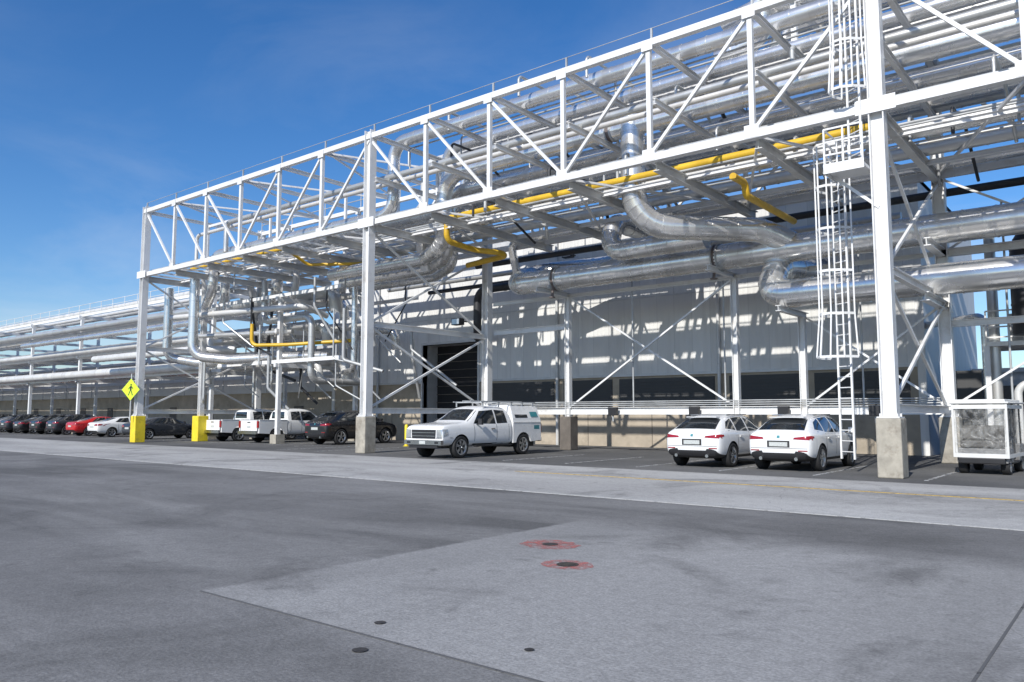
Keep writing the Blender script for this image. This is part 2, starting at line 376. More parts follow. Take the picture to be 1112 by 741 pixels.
for i in range(n+1):
    x=XL+i*p; q.beam((x,FY,ZT+.1),(x,FY,ZT+.5),.06,.06,0,up=(0,1,0))
    q.cyl((x,BY,ZT+.1),(x,BY,ZT+1.1),.03,6,0)
q.cyl((XL,FY,ZT+.5),(XR,FY,ZT+.5),.012,6,0); q.cyl((XL,BY,ZT+1.1),(XR,BY,ZT+1.1),.03,6,0); q.cyl((XL,BY,ZT+.6),(XR,BY,ZT+.6),.03,6,0)
q.build('lifeline',['steel2'],rack)
def ped(x,y,mat,h=1.5,w_=.30):
    a=MB(); a.box(x-w_,x+w_,y-w_,y+w_,0,h,0); return a.build('column_pedestal' ,[mat],bevel=.03)
for x in COLS:
    for y in (FY,BY): ped(x,y,'yellowped' if (x<-40 and y<25) else 'conc')
for x,z in sup: ped(x,BY,'concdark',1.5,.3)
q=MB(); q.ibeam((-44.1,24.9,1.4),(-44.1,24.9,ZB-.4),.28,.28,0,up=(1,0,0)); q.build('steel_column',['steel']); ped(-44.1,24.9,'yellowped',1.5,.34)
# ---------------------------------------------------------------- pipes
def pipe(pts,r,mat='pipe',R=None,bands=.92,n=18,name='insulated_pipe'):
    q=MB(); q.tube(pts,r,n,0,R,bands if r>.17 else None); return q.build(name,[mat])
XE=14.7
T3=[(23.6,.28,-26.0,10.6,-41,'pipe'),(25.6,.26,-24.6,10.9,-43,'pipe'),(26.35,.2,-26.8,11.4,-37,'pipew'),(27.15,.34,-26.2,11.2,-40,'pipe'),(28.05,.26,-25.4,10.4,-43,'pipe2'),(28.85,.24,-26.5,11.0,-36,'pipe')]
for y,r,xe,zl,xl,mt in T3:
    z=ZT+.06+r
    pipe([(XE,y,z),(xe,y,z),(xe,y,zl),(xl,y,zl),(xl,y,8.6),(xl-1.5,y+.5,7.9)],r,mt,R=.75)
T2=[(22.55,.13,-38,0,'pipe2'),(24.4,.33,-23.6,1,'pipe'),(26.4,.29,-25.2,1,'pipe'),(28.2,.25,-26.6,1,'pipe'),(28.95,.18,-44,0,'pipe2'),(23.1,.10,-42,0,'pipew')]
for y,r,xe,k,mt in T2:
    z=11.72+r
    pts=[(XE,y,z),(xe,y,z)]
    if k: pts+= [(xe,y,9.0),(xe-2.2,y+1.0,8.8),(xe-9,y+1.0,8.8)]
    else: pts+= [(xe,y,z-1.6)]
    pipe(pts,r,mt)
T1=[(24.6,.13,-44,'pipew'),(25.15,.27,-26,'pipe'),(27.1,.22,-43,'pipe2'),(29.0,.2,-23.6,'pipe')]
for y,r,xe,mt in T1:
    z=ZB+.0+r+.05
    pipe([(XE,y,z),(xe,y,z),(xe,y+.6,z-1.7)],r,mt)
q=MB()
for x in (-8.5,-1.8,4.9,11.5):
    for y in (25.5,29.2): q.beam((x,y,ZT),(x,y,17.2),.18,.18,0,up=(1,0,0))
    for z in (15.4,17.0): q.beam((x,25.3,z),(x,29.4,z),.14,.18,0)
for y in (25.5,29.2): q.beam((-8.5,y,17.0),(14,y,17.0),.13,.16,0); q.beam((-8.5,y,15.4),(14,y,15.4),.11,.14,0)
q.build('upper_rack_frame',['steel'],rack)
for y,z,r in ((26.1,15.85,.33),(27.2,15.75,.22),(28.3,15.9,.36),(26.6,17.4,.28),(28.0,17.5,.34)):
    pipe([(XE,y,z),(-9.8,y,z),(-9.8,y,z-1.1),(-11.5,y,z-1.4)],r,'pipe')
pipe([(XE,28.2,7.6),(-22.9,28.2,7.6),(-22.9,30.6,8.5),(-20.5,31.5,8.6),(-16,31.5,8.6)],.5,'pipe',R=1.0,n=32)
pipe([(XE,27.6,5.85),(-10.4,27.6,5.85),(-10.4,28.3,7.0),(-9.6,31,7.1),(-9.6,33.9,7.1)],.5,'pipe',R=1.0,n=32)
pipe([(-14.1,24.4,12.4),(-14.1,24.4,8.35),(-10.6,27.4,8.25),(-9.8,28.2,7.8)],.44,'pipe',R=1.3,n=32)
pipe([(-12.6,27.2,8.2),(-16.9,27.2,8.2),(-16.9,27.6,9.6),(-16.9,31.5,9.6)],.40,'pipe',R=.85,n=28)
pipe([(-8,31.6,8.3),(-28,31.6,8.3),(-28,31.6,6.0),(-30,33.9,6.0)],.22,'darkpipe')
pipe([(-7,32.4,9.2),(-36,32.4,9.2)],.14,'pipe2'); pipe([(-7,32.9,8.8),(-33,32.9,8.8)],.12,'darkpipe')
pipe([(XE,30.4,9.3),(-27,30.4,9.3)],.14,'darkpipe')
pipe([(6,30.5,7.9),(-2.9,30.5,7.9),(-2.9,30.5,4.2)],.48,'darkpipe',R=1.2,n=24)
pipe([(4,32.5,6.4),(-1.2,32.5,6.4),(-1.2,32.5,1.0)],.3,'pipe'); pipe([(-2.2,31.6,0),(-2.2,31.6,3.6),(4,31.6,3.6)],.16,'pipe2')
pipe([(-4.4,32.2,0),(-4.4,32.2,5.1),(-6.9,34.5,5.1)],.14,'pipe'); pipe([(-3.3,30.2,.0),(-3.3,30.2,2.6),(3,30.2,2.6)],.12,'pipew'); pipe([(-1.5,30.2,0.0),(-1.5,30.2,3.2)],.2,'pipe')
pipe([(-4.0,31.2,0),(-4.0,31.2,8.4),(2,31.2,8.4)],.17,'pipe2')
def yp(pts,r=.13,R=.35): 
    q=MB(); q.tube(pts,r,12,0,R); 
    return q.build('yellow_gas_pipe',['yellow'])
yp([(-5.4,23.95,9.98),(-23.0,23.95,9.98),(-23.0,23.95,9.0),(-23.0,25.8,8.9),(-21.6,26.8,8.7),(-25,27.5,8.7)],.13)
yp([(-9.9,23.4,9.15),(-9.9,24.4,9.15),(-9.9,24.4,8.75),(-9.9,28.9,8.75)],.12,.25)
yp([(-38.5,24.6,6.6),(-38.5,24.6,5.4),(-36.6,25.6,5.4),(-33.5,27.6,5.6)],.10); yp([(-42,22.8,9.83),(-33,22.8,9.83),(-33,24.2,9.2),(-30,26,9.2)],.08)
q=MB()
for i in range(14):
    y=random.uniform(22.2,29); z=random.choice([ZB+.1,11.75,ZT+.1])+.05; r=random.uniform(.02,.045); a=random.uniform(-44,-24) if z<11 else random.uniform(-26,-15)
    q.tube([(XE,y,z),(a,y,z),(a,y,z-random.uniform(.5,1.8))],r,8,random.choice([0,1,2]),.15)
for i in range(30):
    x=random.uniform(-26,2); y0=random.uniform(22.3,25); z=random.choice([ZB+.6,10.9,12.9,ZT+.9]); q.tube([(x,y0,z-.8),(x,y0,z),(x,y0+random.uniform(1.5,4),z),(x,y0+4.1,z-1.2)],random.uniform(.04,.08),8,random.choice([0,1,2]),.2)
for x in (-17.3,-13.1,-7.9,-3.4):
    q.tube([(x,BY+.3,1.9),(x,BY+.3,8.6)],.035,8,0,.1)
for z in (1.98,2.06,2.14): q.cyl((-25,BY-.1,z),(-5.4,BY-.1,z),.025,6,0)
q.build('conduit_run',['steel2','darkpipe','pipe2'])
q=MB()
q.box(XL,XE,22.05,22.07,ZB+.2,ZB+.34,0); 
q.box(-26,XE,29.9,29.93,10.9,11.05,0); q.box(-26,XE,30.5,30.53,10.9,11.05,0)
for i in range(130): x=-26+i*.31; q.box(x,x+.03,29.93,30.5,10.92,10.95,0)
for i in range(13): x=-25.4+i*3.34; q.beam((x,29.5,10.86),(x,30.6,10.86),.06,.06,0)
q.build('cable_tray',['steel2'])
def valve(x,y,z,r,hang=True):
    q=MB()
    for dx in (-.10,.10): q.cyl((x+dx-.025,y,z),(x+dx+.025,y,z),r+.05,24,1)
    q.cyl((x-.08,y,z),(x+.08,y,z),r+.015,24,0)
    if hang: q.cyl((x,y-r*.7,z-r*.7),(x,y-r*.9,z-r-.35),.06,8,0); q.cyl((x,y-r*.9,z-r-.35),(x,y-r*.9,z-r-.39),.14,12,0)
    q.build('pipe_valve',['rust','steel2'])
valve(-12.6,28.2,7.6,.5); valve(-20.2,28.2,7.6,.5); valve(-15,24.4,12.05,.33,False)
# ---------------------------------------------------------------- lower rack to the far left
lr=empty('low_pipe_rack'); q=MB()
for i in range(17):
    x=-37.3-i*10
    top=8.2 if x>-46 else 9.6
    ys=(25.6,31.0) if x>-46 else (27.4,33.0)
    for y in ys: q.beam((x,y,0),(x,y,top),.22,.22,0,up=(1,0,0)); q.box(x-.28,x+.28,y-.28,y+.28,0,.5,1)
    for z in (4.3,6.2,8.0,9.5):
        if z<top: q.beam((x,ys[0]-.3,z),(x,ys[1]+.3,z),.18,.22,0)
for z,y in ((9.62,27.4),(9.62,33.0),(6.3,27.3),(8.1,27.3),(4.4,27.3)): q.beam((-46,y,z),(-204,y,z),.14,.2,0)
for z,y in ((8.2,25.6),(4.5,25.6),(8.2,31.0)): q.beam((-32,y,z),(-46,y,z),.14,.2,0)
for i in range(80): x=-46-i*2; q.cyl((x,27.4,9.7),(x,27.4,10.5),.022,5,0)
for z in (10.1,10.5): q.cyl((-46,27.4,z),(-204,27.4,z),.02,5,0)
q.build('frame',['steel','conc'],lr)
for z,l in ((4.45,[(26.9,.3),(27.9,.2),(29,.32),(30.2,.18),(31.5,.25)]),(6.35,[(26.8,.2),(27.7,.32),(28.8,.22),(29.9,.35),(31.4,.25)]),(8.15,[(26.7,.24),(27.6,.35),(28.8,.2),(30,.3)]),(9.75,[(28.0,.22),(29.4,.15),(30.5,.28)])):
    for y,r in l:
        xe=-33-random.uniform(0,6) if z<9 and y>27.2 else -46.5-random.uniform(0,3)
        pipe([(-204,y,z+r),(xe,y,z+r),(xe,y+.2,z+r-1.2)],r,random.choice(['pipe','pipew','pipew','pipe2']),bands=2.0,n=12)
pipe([(-42.4,23.3,9.6),(-42.4,23.3,4.9),(-40.8,24.6,4.7),(-38.6,27,4.9),(-36,28,4.9)],.28,'pipe',R=.8)
pipe([(-45.9,23.6,9.2),(-45.9,23.6,5.0),(-44.6,24.8,4.7),(-42.2,27,4.7)],.26,'pipe',R=.7)
pipe([(-39.5,26.0,9.3),(-39.5,26.0,6.9),(-35,26.0,6.9),(-35,26.0,3.4),(-35,30,3.4)],.18,'pipe2'); pipe([(-33.4,27.6,9.4),(-33.4,27.6,4.0),(-36,29,4.0)],.16,'pipe')
pipe([(-46,23.6,7.4),(-35,25.4,7.4),(-35,27,7.0)],.16,'pipew')
pipe([(-44,24.2,6.2),(-37,26.2,6.2)],.13,'pipe2'); pipe([(-60,25.4,5.6),(-46,25.4,5.6),(-44,27,5.6)],.24,'pipew'); pipe([(-75,25.8,7.4),(-46,25.8,7.4),(-46,25.8,9)],.2,'pipe')
q=MB()
for i in range(34):
    x=random.uniform(-44,-31); y=random.uniform(24.5,30); z=random.uniform(5,9)
    q.tube([(x,y,z),(x,y,z-random.uniform(.8,3)),(x+random.uniform(-3,3),y+.8,z-3.2)],random.uniform(.03,.09),8,random.choice([0,1,1,2]),.2)
q.build('branch_piping',['steel2','pipe2','darkpipe'])
# ---------------------------------------------------------------- caged ladder with platform
lad=empty('caged_ladder'); q=MB()
def ladder(x,y,z0,z1,cz0,w_=.5,r=.42,ang=-.55):
    c,s_=math.cos(ang),math.sin(ang)
    def P(u,v,z): return (x+u*c-v*s_,y+u*s_+v*c,z)
    for u in (-w_/2,w_/2): q.beam(P(u,0,z0),P(u,0,z1),.05,.09,0,up=(0,1,0))
    z=z0+.2
    while z<z1-.05: q.cyl(P(-w_/2,0,z),P(w_/2,0,z),.018,6,0); z+=.3
    angs=[math.radians(a) for a in range(-180,1,30)]
    rr=r
    z=cz0; zs=[]
    while z<=z1+.01: zs.append(z); z+=(z1-cz0)/max(1,round((z1-cz0)/1.25))
    for k,z in enumerate(zs):
        rk=rr*(1.18 if k==0 else 1)
        pts=[P(rk*math.cos(a),rk*math.sin(a)*1.55,z) for a in angs]
        for a,b in zip(pts,pts[1:]): q.beam(a,b,.015,.07,0)
    for a in angs[0::1]:
        q.beam(P(rr*1.18*math.cos(a),rr*1.18*math.sin(a)*1.55,zs[0]),P(rr*math.cos(a),rr*math.sin(a)*1.55,zs[1]),.04,.02,0,up=(0,1,0))
        q.beam(P(rr*math.cos(a),rr*math.sin(a)*1.55,zs[1]),P(rr*math.cos(a),rr*math.sin(a)*1.55,zs[-1]),.04,.02,0,up=(0,1,0))
ladder(-6.65,23.2,.35,9.3,3.2,.5,.46)
ladder(-5.7,21.6,8.3,18.2,10.2,.45,.38,-.6)
px0,px1,py0,py1,pz=-6.3,-5.35,20.9,22.0,8.0
q.box(px0,px1,py0,py1,pz,pz+.08,0); q.box(px0-.03,px1+.03,py0-.03,py0-.005,pz-.1,pz+.16,0); q.box(px0-.03,px0-.004,py0,py1,pz-.1,pz+.16,0)
for x,y in ((px0,py0),((px0+px1)/2,py0),(px1,py0),(px0,py1),(px1,py1)): q.beam((x,y,pz),(x,y,pz+1.1),.045,.045,0,up=(1,0,0))
for z in (.4,.75,1.1):
    q.beam((px0,py0,pz+z),(px1,py0,pz+z),.03,.045,0); q.beam((px0,py0,pz+z),(px0,py1,pz+z),.03,.045,0)
q.beam((px0,21.6,pz),(-5.2,21.7,pz-1.0),.08,.08,0)
q.build('ladder_frame',['steel'],lad)
pl=empty('equipment_platform'); q=MB()
q.box(-4.2,8,30.9,33.6,3.9,4.05,0)
for i in range(12):
    x=-4.2+i*1.1; q.beam((x,30.9,4.0),(x,30.9,5.1),.05,.05,0,up=(1,0,0))
    q.beam((x,30.95,0),(x,30.95,3.9),.16,.16,0,up=(1,0,0)) if i%3==0 else None
for z in (4.55,5.1,4.2): q.beam((-4.2,30.9,z),(8,30.9,z),.04,.05,0)
q.cyl((-.3,32.5,.4),(-.3,32.5,3.3),.7,20,1); q.cyl((-2.8,32.8,4.05),(-2.8,32.8,6.0),.42,18,1); q.cyl((-2.8,32.8,6.0),(-2.8,32.8,6.3),.42,18,1,r2=.12)
q.box(-3.6,-3.0,31.2,31.7,4.05,5.0,2); q.box(-4.3,-2.9,32.4,33.4,.1,2.6,3); q.cyl((-1.9,33.2,.2),(-1.9,33.2,3.4),.4,16,3); q.box(-5.6,-4.7,33,34,0,3.2,3)
q.box(-2.6,-.9,35,37,.2,3.4,3); q.box(0,4,34,36,.2,3.0,2)
q.build('platform_frame',['steel','pipe','steel2','shadeband_equip'],pl)
for x,y,z in ((-26.3,28.9,6.2),(-13.0,33.7,9.9),(-23,33.7,9.9)):
    q=MB(); q.beam((x,y,z),(x,y-.5,z),.05,.05,0); q.box(x-.28,x+.28,y-.85,y-.5,z-.22,z+.1,0); q.box(x-.24,x+.24,y-.86,y-.852,z-.19,z+.07,1); q.build('floodlight',['trim','lamp'])
for x in (-18.0,-14.2,-22.8,-10.6,-7.4):
    q=MB(); q.box(x-.2,x+.2,BY-.35,BY-.14,1.55,1.9,0); q.cyl((x,BY-.25,1.56),(x,BY-.25,1.3),.04,8,1); q.build('junction_box',['trim','steel2'],bevel=.01)
# ---------------------------------------------------------------- pedestrian sign
M['signy']=simple('fluorescent_sign_sheeting',(.62,.85,.04),.4,0,.03)
sg=empty('pedestrian_crossing_sign',(-45.1,21.15,0),math.radians(22)); q=MB()
q.beam((0,.05,1.3),(0,.05,3.9),.06,.06,2,up=(0,1,0))
c=3.0; h=.62
q.add([(0,-.0,c-h),(h,0,c),(0,0,c+h),(-h,0,c),(0,.012,c-h),(h,.012,c),(0,.012,c+h),(-h,.012,c)],[(0,1,2,3),(7,6,5,4),(0,4,5,1),(1,5,6,2),(2,6,7,3),(3,7,4,0)],0)
def poly(pts,y=-.006): q.add([(x,y,c+z) for x,z in pts],[tuple(range(len(pts)))],1)
poly([(math.cos(a*math.pi/6)*.055+.02,math.sin(a*math.pi/6)*.055+.27) for a in range(12)])
poly([(-.05,.2),(.07,.2),(.06,-.05),(-.05,-.05)]); poly([(-.05,-.052),(.005,-.052),(-.12,-.33),(-.18,-.33)]); poly([(.01,-.052),(.06,-.052),(.17,-.32),(.11,-.34)])
poly([(-.052,.19),(-.17,.03),(-.13,.0),(-.052,.12)]); poly([(.072,.19),(.18,.06),(.15,.02),(.072,.12)])
q.build('sign_plate',['signy','trim','steel2'],sg)
def bollard(x,y,m='yellowped',h=1.1):
    q=MB(); q.lathe_x([(0,.09),(h-.08,.09),(h-.03,.07),(h,.0)],14,0); 
    q.v=[(a[1],a[2],a[0]) for a in q.v]; q.cyl((0,0,0),(0,0,.02),.16,14,0); q.build('bollard',[m],loc=(x,y,0))
for x,y,m in ((-29.2,27.6,'yellowped'),(-28.3,28.2,'red'),(-27.6,27.9,'conc')): bollard(x,y,m)
# ---------------------------------------------------------------- vehicles
def loft(st):
    vs=[];
    for (y,zb,zbelt,zt,w_,wt) in st:
        z6=zbelt+(zt-zbelt)*.88
        h=[(0,zb),(.8*w_,zb),(.965*w_,zb+.1),(w_,zb+.45*(zbelt-zb)),(.985*w_,zbelt-.09),(.95*w_,zbelt),(wt,z6),(.74*wt,zt-.012),(0,zt)]
        ring=[(x,y,z) for x,z in h]+[(-x,y,z) for x,z in h[7:0:-1]]
        vs+=ring
    n=16; fs=[]
    for i in range(len(st)-1):
        for k in range(n): fs.append((i*n+k,i*n+(k+1)%n,(i+1)*n+(k+1)%n,(i+1)*n+k))
    for b in (0,(len(st)-1)*n):
        R=lambda k:b+k; Lf=lambda k:b+16-k
        fs.append((R(0),R(1),R(2),Lf(2),Lf(1)))
        for k in range(2,7): fs.append((R(k),R(k+1),Lf(k+1),Lf(k)))
        fs.append((R(7),R(8),Lf(7)))
    return vs,fs
cache={}
def body_mesh(key,st,axles,rw,w_,dark_low):
    if key in cache: return cache[key]
    vs,fs=loft(st); me=bpy.data.meshes.new(key); me.from_pydata(vs,[],fs)
    me.materials.append(M['white']); me.materials.append(M['trim'])
    for i,pl_ in enumerate(me.polygons):
        k=i%16
        pl_.material_index=1 if (dark_low and i<(len(st)-1)*16 and k in (0,1,14,15)) else 0
    bm=bmesh.new(); bm.from_mesh(me); bmesh.ops.recalc_face_normals(bm,faces=bm.faces); bm.to_mesh(me); bm.free()
    o=bpy.data.objects.new('tmp',me); S.collection.objects.link(o)
    ss=o.modifiers.new('s','SUBSURF'); ss.levels=2; ss.render_levels=2
    dg=bpy.context.evaluated_depsgraph_get(); dg.update()
    m1=bpy.data.meshes.new_from_object(o.evaluated_get(dg)); 
    bvh=BVHTree.FromPolygons([v.co for v in m1.vertices],[p.vertices[:] for p in m1.polygons])
    c=MB()
    for ya in axles:
        for sg_ in (-1,1):
            c.cyl((sg_*(w_+.2),ya,rw),(sg_*(w_-.34),ya,rw),rw+.055,28,1)
    cme=c.build('cut',['white','trim'])
    for p_ in cme.data.polygons: p_.material_index=1; p_.use_smooth=False
    bo=o.modifiers.new('b','BOOLEAN'); bo.object=cme; bo.operation='DIFFERENCE'; bo.solver='EXACT'
    dg=bpy.context.evaluated_depsgraph_get(); dg.update()
    m2=bpy.data.meshes.new_from_object(o.evaluated_get(dg)); m2.name=key+'_body'
    for p_ in m2.polygons: p_.use_smooth=True
    try: m2.set_sharp_from_angle(angle=math.radians(38))
    except Exception as e: print(e)
    bpy.data.objects.remove(o); bpy.data.objects.remove(cme)
    cache[key]=(m2,bvh); return cache[key]
def patch(q,bvh,cs,ax,sgn,mat,off=.006,n=8,m=6):
    g=[]
    for j in range(m+1):
        row=[]
        for i in range(n+1):
            u,v=i/n,j/m
            a=[(cs[0][k]*(1-u)+cs[1][k]*u)*(1-v)+(cs[3][k]*(1-u)+cs[2][k]*u)*v for k in (0,1)]
            if ax=='x': o_=V((sgn*4,a[0],a[1])); d=V((-sgn,0,0))
            elif ax=='y': o_=V((a[0],sgn*6,a[1])); d=V((0,-sgn,0))
            else: o_=V((a[0],a[1],5)); d=V((0,0,-1))
            h,nn,_,_=bvh.ray_cast(o_,d)
            if h is None: row.append(None)
            else:
                if nn.dot(d)>0: nn=-nn
                row.append(h+nn*off)
        g.append(row)
    idx={}; vs=[]
    for j in range(m+1):
        for i in range(n+1):
            if g[j][i] is not None: idx[(i,j)]=len(vs); vs.append(g[j][i])
    fs=[]
    for j in range(m):
        for i in range(n):
            k=[(i,j),(i+1,j),(i+1,j+1),(i,j+1)]
            if all(a in idx for a in k): fs.append(tuple(idx[a] for a in k))
    q.add(vs,fs,mat,True)
def wheel_mesh(q,x,y,r,sgn,wd=.24,spk=5):
    s=sgn
    a=wd/2
    q.lathe_x([(x-s*a,r*.5),(x-s*a,r*.9),(x-s*a*.75,r),(x+s*a*.75,r),(x+s*a,r*.92),(x+s*a*1.02,r*.72),(x+s*a*.9,r*.68)],28,0,(0,y,r))
    q.lathe_x([(x+s*a*.92,r*.69),(x+s*a*.95,r*.63),(x+s*a*.3,r*.6)],28,1,(0,y,r))
    q.lathe_x([(x+s*a*.35,r*.62),(x+s*a*.3,0.001)],28,2,(0,y,r))
    q.lathe_x([(x+s*a*.3,r*.16),(x+s*a*.9,r*.15),(x+s*a*.92,.001)],16,1,(0,y,r))
    for k in range(spk):
        th=2*math.pi*k/spk+.3
        for dth in (-.13,.13):
            p0=V((x+s*a*.82,y+r*.1*math.cos(th),r+r*.1*math.sin(th))); p1=V((x+s*a*.82,y+r*.66*math.cos(th+dth),r+r*.66*math.sin(th+dth)))
            q.beam(p0,p1,r*.1,.03,1,up=(1,0,0))
SUV=[(-2.31,.5,.84,.86,.74,.62),(-2.29,.38,.97,1.0,.84,.7),(-2.2,.30,1.04,1.10,.90,.74),(-2.02,.27,1.06,1.18,.93,.72),(-1.62,.25,1.07,1.42,.94,.64),(-1.25,.24,1.07,1.545,.945,.635),(-.6,.24,1.06,1.615,.945,.655),(-.1,.24,1.05,1.63,.945,.665),(.35,.24,1.04,1.605,.945,.655),(.72,.24,1.03,1.52,.945,.64),(1.1,.24,1.02,1.28,.945,.70),(1.42,.24,1.0,1.08,.945,.78),(1.85,.25,.96,1.02,.93,.78),(2.15,.28,.88,.94,.90,.74),(2.29,.34,.74,.80,.80,.66),(2.33,.45,.64,.66,.70,.55)]
SEDAN=[(-2.40,.5,.80,.82,.72,.6),(-2.36,.36,.95,.99,.82,.68),(-2.2,.27,.99,1.05,.88,.72),(-1.75,.22,1.0,1.10,.90,.70),(-1.4,.2,1.0,1.22,.915,.64),(-.9,.2,.99,1.38,.92,.60),(-.35,.2,.97,1.445,.92,.61),(.15,.2,.95,1.43,.92,.61),(.55,.2,.94,1.33,.92,.60),(.95,.2,.92,1.13,.92,.66),(1.28,.2,.90,.97,.92,.74),(1.75,.22,.85,.92,.90,.74),(2.15,.24,.76,.83,.86,.70),(2.36,.3,.64,.70,.78,.6),(2.41,.4,.56,.58,.68,.5)]
TRUCK=[(-1.02,.45,1.22,1.26,.93,.80),(-1.0,.42,1.24,1.74,.985,.72),(-.93,.40,1.24,1.88,.99,.73),(-.5,.40,1.24,1.935,.99,.745),(.0,.40,1.24,1.945,.99,.75),(.4,.40,1.23,1.93,.99,.745),(.78,.40,1.20,1.84,.99,.735),(1.16,.40,1.18,1.58,.99,.77),(1.55,.40,1.17,1.32,.985,.86),(1.9,.42,1.17,1.29,.985,.88),(2.5,.44,1.16,1.25,.98,.89),(2.78,.44,1.13,1.21,.97,.88),(2.87,.45,1.08,1.16,.96,.87),(2.90,.46,1.04,1.11,.95,.86),(2.92,.50,.99,1.05,.93,.84)]
def car(kind,name,paint,x,y,rz,wheelspk=5):
    e=empty(name,(x,y,0),rz)
    if kind=='pickup': st,ax,rw,w_=TRUCK,(1.95,-1.72),.41,.99
    elif kind=='sedan': st,ax,rw,w_=SEDAN,(1.45,-1.38),.335,.92
    else: st,ax,rw,w_=SUV,(1.42,-1.40),.37,.945
    m,bvh=body_mesh(kind,st,[a for a in ax if not(kind=='pickup' and a<0)],rw,w_,kind=='suv')
    m=m.copy(); m.materials[0]=M[paint]; o=bpy.data.objects.new('body',m); S.collection.objects.link(o); o.parent=e
    q=MB()
    G,SE,RL,LP,TR,CH,PL,PA,TE=range(9)
    def sides(cs,mat,off=.006,n=8,m_=6):
        for s in (-1,1): patch(q,bvh,cs,'x',s,mat,off,n,m_)
    def pairs(cs,ya,mat,off=.008,n=8,m_=4):
        for s in (-1,1): patch(q,bvh,[(s*a,b) for a,b in cs],'y',ya,mat,off,n,m_)
    if kind=='suv':
        sides([(1.12,1.09),(.62,1.44),(-.08,1.52),(-.08,1.08)],G); sides([(-.18,1.08),(-.18,1.52),(-.92,1.49),(-1.0,1.10)],G); sides([(-1.07,1.12),(-1.0,1.47),(-1.38,1.37),(-1.66,1.17)],G)
        patch(q,bvh,[(-.72,1.30),(.72,1.30),(.56,.72),(-.56,.72)],'z',1,G)
        patch(q,bvh,[(-.66,-2.06),(.66,-2.06),(.55,-1.42),(-.55,-1.42)],'z',1,G)
        pairs([(.42,.90),(.90,.88),(.88,1.0),(.44,.95)],-1,RL); sides([(-2.27,.90),(-2.0,.94),(-2.0,.99),(-2.27,1.0)],RL,.008,4,3)
        patch(q,bvh,[(-.26,.70),(.26,.70),(.26,.82),(-.26,.82)],'y',-1,PL,.012,4,2); patch(q,bvh,[(-.32,.67),(.32,.67),(.32,.86),(-.32,.86)],'y',-1,SE,.004,4,2)
        patch(q,bvh,[(-.72,.36),(.72,.36),(.78,.52),(-.78,.52)],'y',-1,TR,.012,10,3); pairs([(.55,.57),(.8,.57),(.8,.60),(.55,.60)],-1,RL)
        patch(q,bvh,[(-.80,.64),(.80,.64),(.80,.652),(-.80,.652)],'y',-1,SE,.004,10,1); patch(q,bvh,[(-.04,.93),(.04,.93),(.04,1.0),(-.04,1.0)],'y',-1,TE,.012,2,2)
        pairs([(.1,.58),(.34,.58),(.36,.76),(.1,.78)],1,TR); pairs([(.42,.68),(.85,.70),(.88,.84),(.45,.80)],1,LP); patch(q,bvh,[(-.7,.34),(.7,.34),(.7,.5),(-.7,.5)],'y',1,TR)
        for ys in (1.0,-.13,-1.02): sides([(ys-.008,.36),(ys+.008,.36),(ys+.008,1.06),(ys-.008,1.06)],SE,.004,1,6)
        for yh in (.12,-.82):
            for s in (-1,1): q.beam((s*.955,yh-.1,.93),(s*.955,yh+.1,.93),.03,.03,PA)
        sides([(1.0,1.065),(1.0,1.08),(-1.6,1.11),(-1.6,1.095)],CH,.006,12,1)
        for s in (-1,1):
            q.beam((s*.6,-1.1,1.575),(s*.62,.35,1.60),.03,.035,CH)
            q.cyl((s*.5,-2.28,.36),(s*.5,-2.36,.36),.05,12,CH)
        q.box(-.5,.5,-1.62,-1.36,1.505,1.525,PA)
        mir=(.95,1.08)
    elif kind=='sedan':
        sides([(.98,1.0),(.52,1.27),(-.08,1.36),(-.08,1.0)],G); sides([(-.16,1.0),(-.16,1.36),(-.75,1.31),(-1.15,1.05)],G)
        patch(q,bvh,[(-.7,1.16),(.7,1.16),(.53,.55),(-.53,.55)],'z',1,G); patch(q,bvh,[(-.62,-1.62),(.62,-1.62),(.5,-.95),(-.5,-.95)],'z',1,G)
        pairs([(.38,.80),(.88,.78),(.88,.94),(.42,.90)],-1,RL); sides([(-2.32,.80),(-2.05,.84),(-2.05,.92),(-2.32,.93)],RL,.008,4,3)
        patch(q,bvh,[(-.26,.66),(.26,.66),(.26,.78),(-.26,.78)],'y',-1,PL,.012,4,2); patch(q,bvh,[(-.7,.32),(.7,.32),(.7,.45),(-.7,.45)],'y',-1,TR)
        pairs([(.42,.6),(.85,.62),(.85,.72),(.45,.70)],1,LP); patch(q,bvh,[(-.36,.42),(.36,.42),(.36,.62),(-.36,.62)],'y',1,TR)
        for ys in (.92,-.12,-.95): sides([(ys-.008,.3),(ys+.008,.3),(ys+.008,.98),(ys-.008,.98)],SE,.004,1,6)
        mir=(.85,1.0)
    else:
        sides([(1.22,1.25),(.72,1.72),(-.02,1.77),(-.02,1.24)],G); sides([(-.10,1.25),(-.10,1.77),(-.70,1.74),(-.74,1.27)],G)
        patch(q,bvh,[(-.82,1.48),(.82,1.48),(.66,.80),(-.66,.80)],'z',1,G,.006,10,8); patch(q,bvh,[(-.62,1.36),(.62,1.36),(.58,1.74),(-.58,1.74)],'y',-1,G)
        patch(q,bvh,[(-.60,.72),(.60,.72),(.62,1.04),(-.62,1.04)],'y',1,TR,.012,10,4)
        for zz in (.80,.92): patch(q,bvh,[(-.58,zz),(.58,zz),(.58,zz+.03),(-.58,zz+.03)],'y',1,CH,.024,8,1)
        pairs([(.66,.76),(.95,.78),(.95,1.06),(.66,1.04)],1,LP,.014); pairs([(.63,.735),(.97,.74),(.97,.76),(.63,.755)],1,TR,.014,6,1); sides([(2.88,.80),(2.66,.86),(2.66,1.04),(2.88,1.05)],LP,.01,4,3)
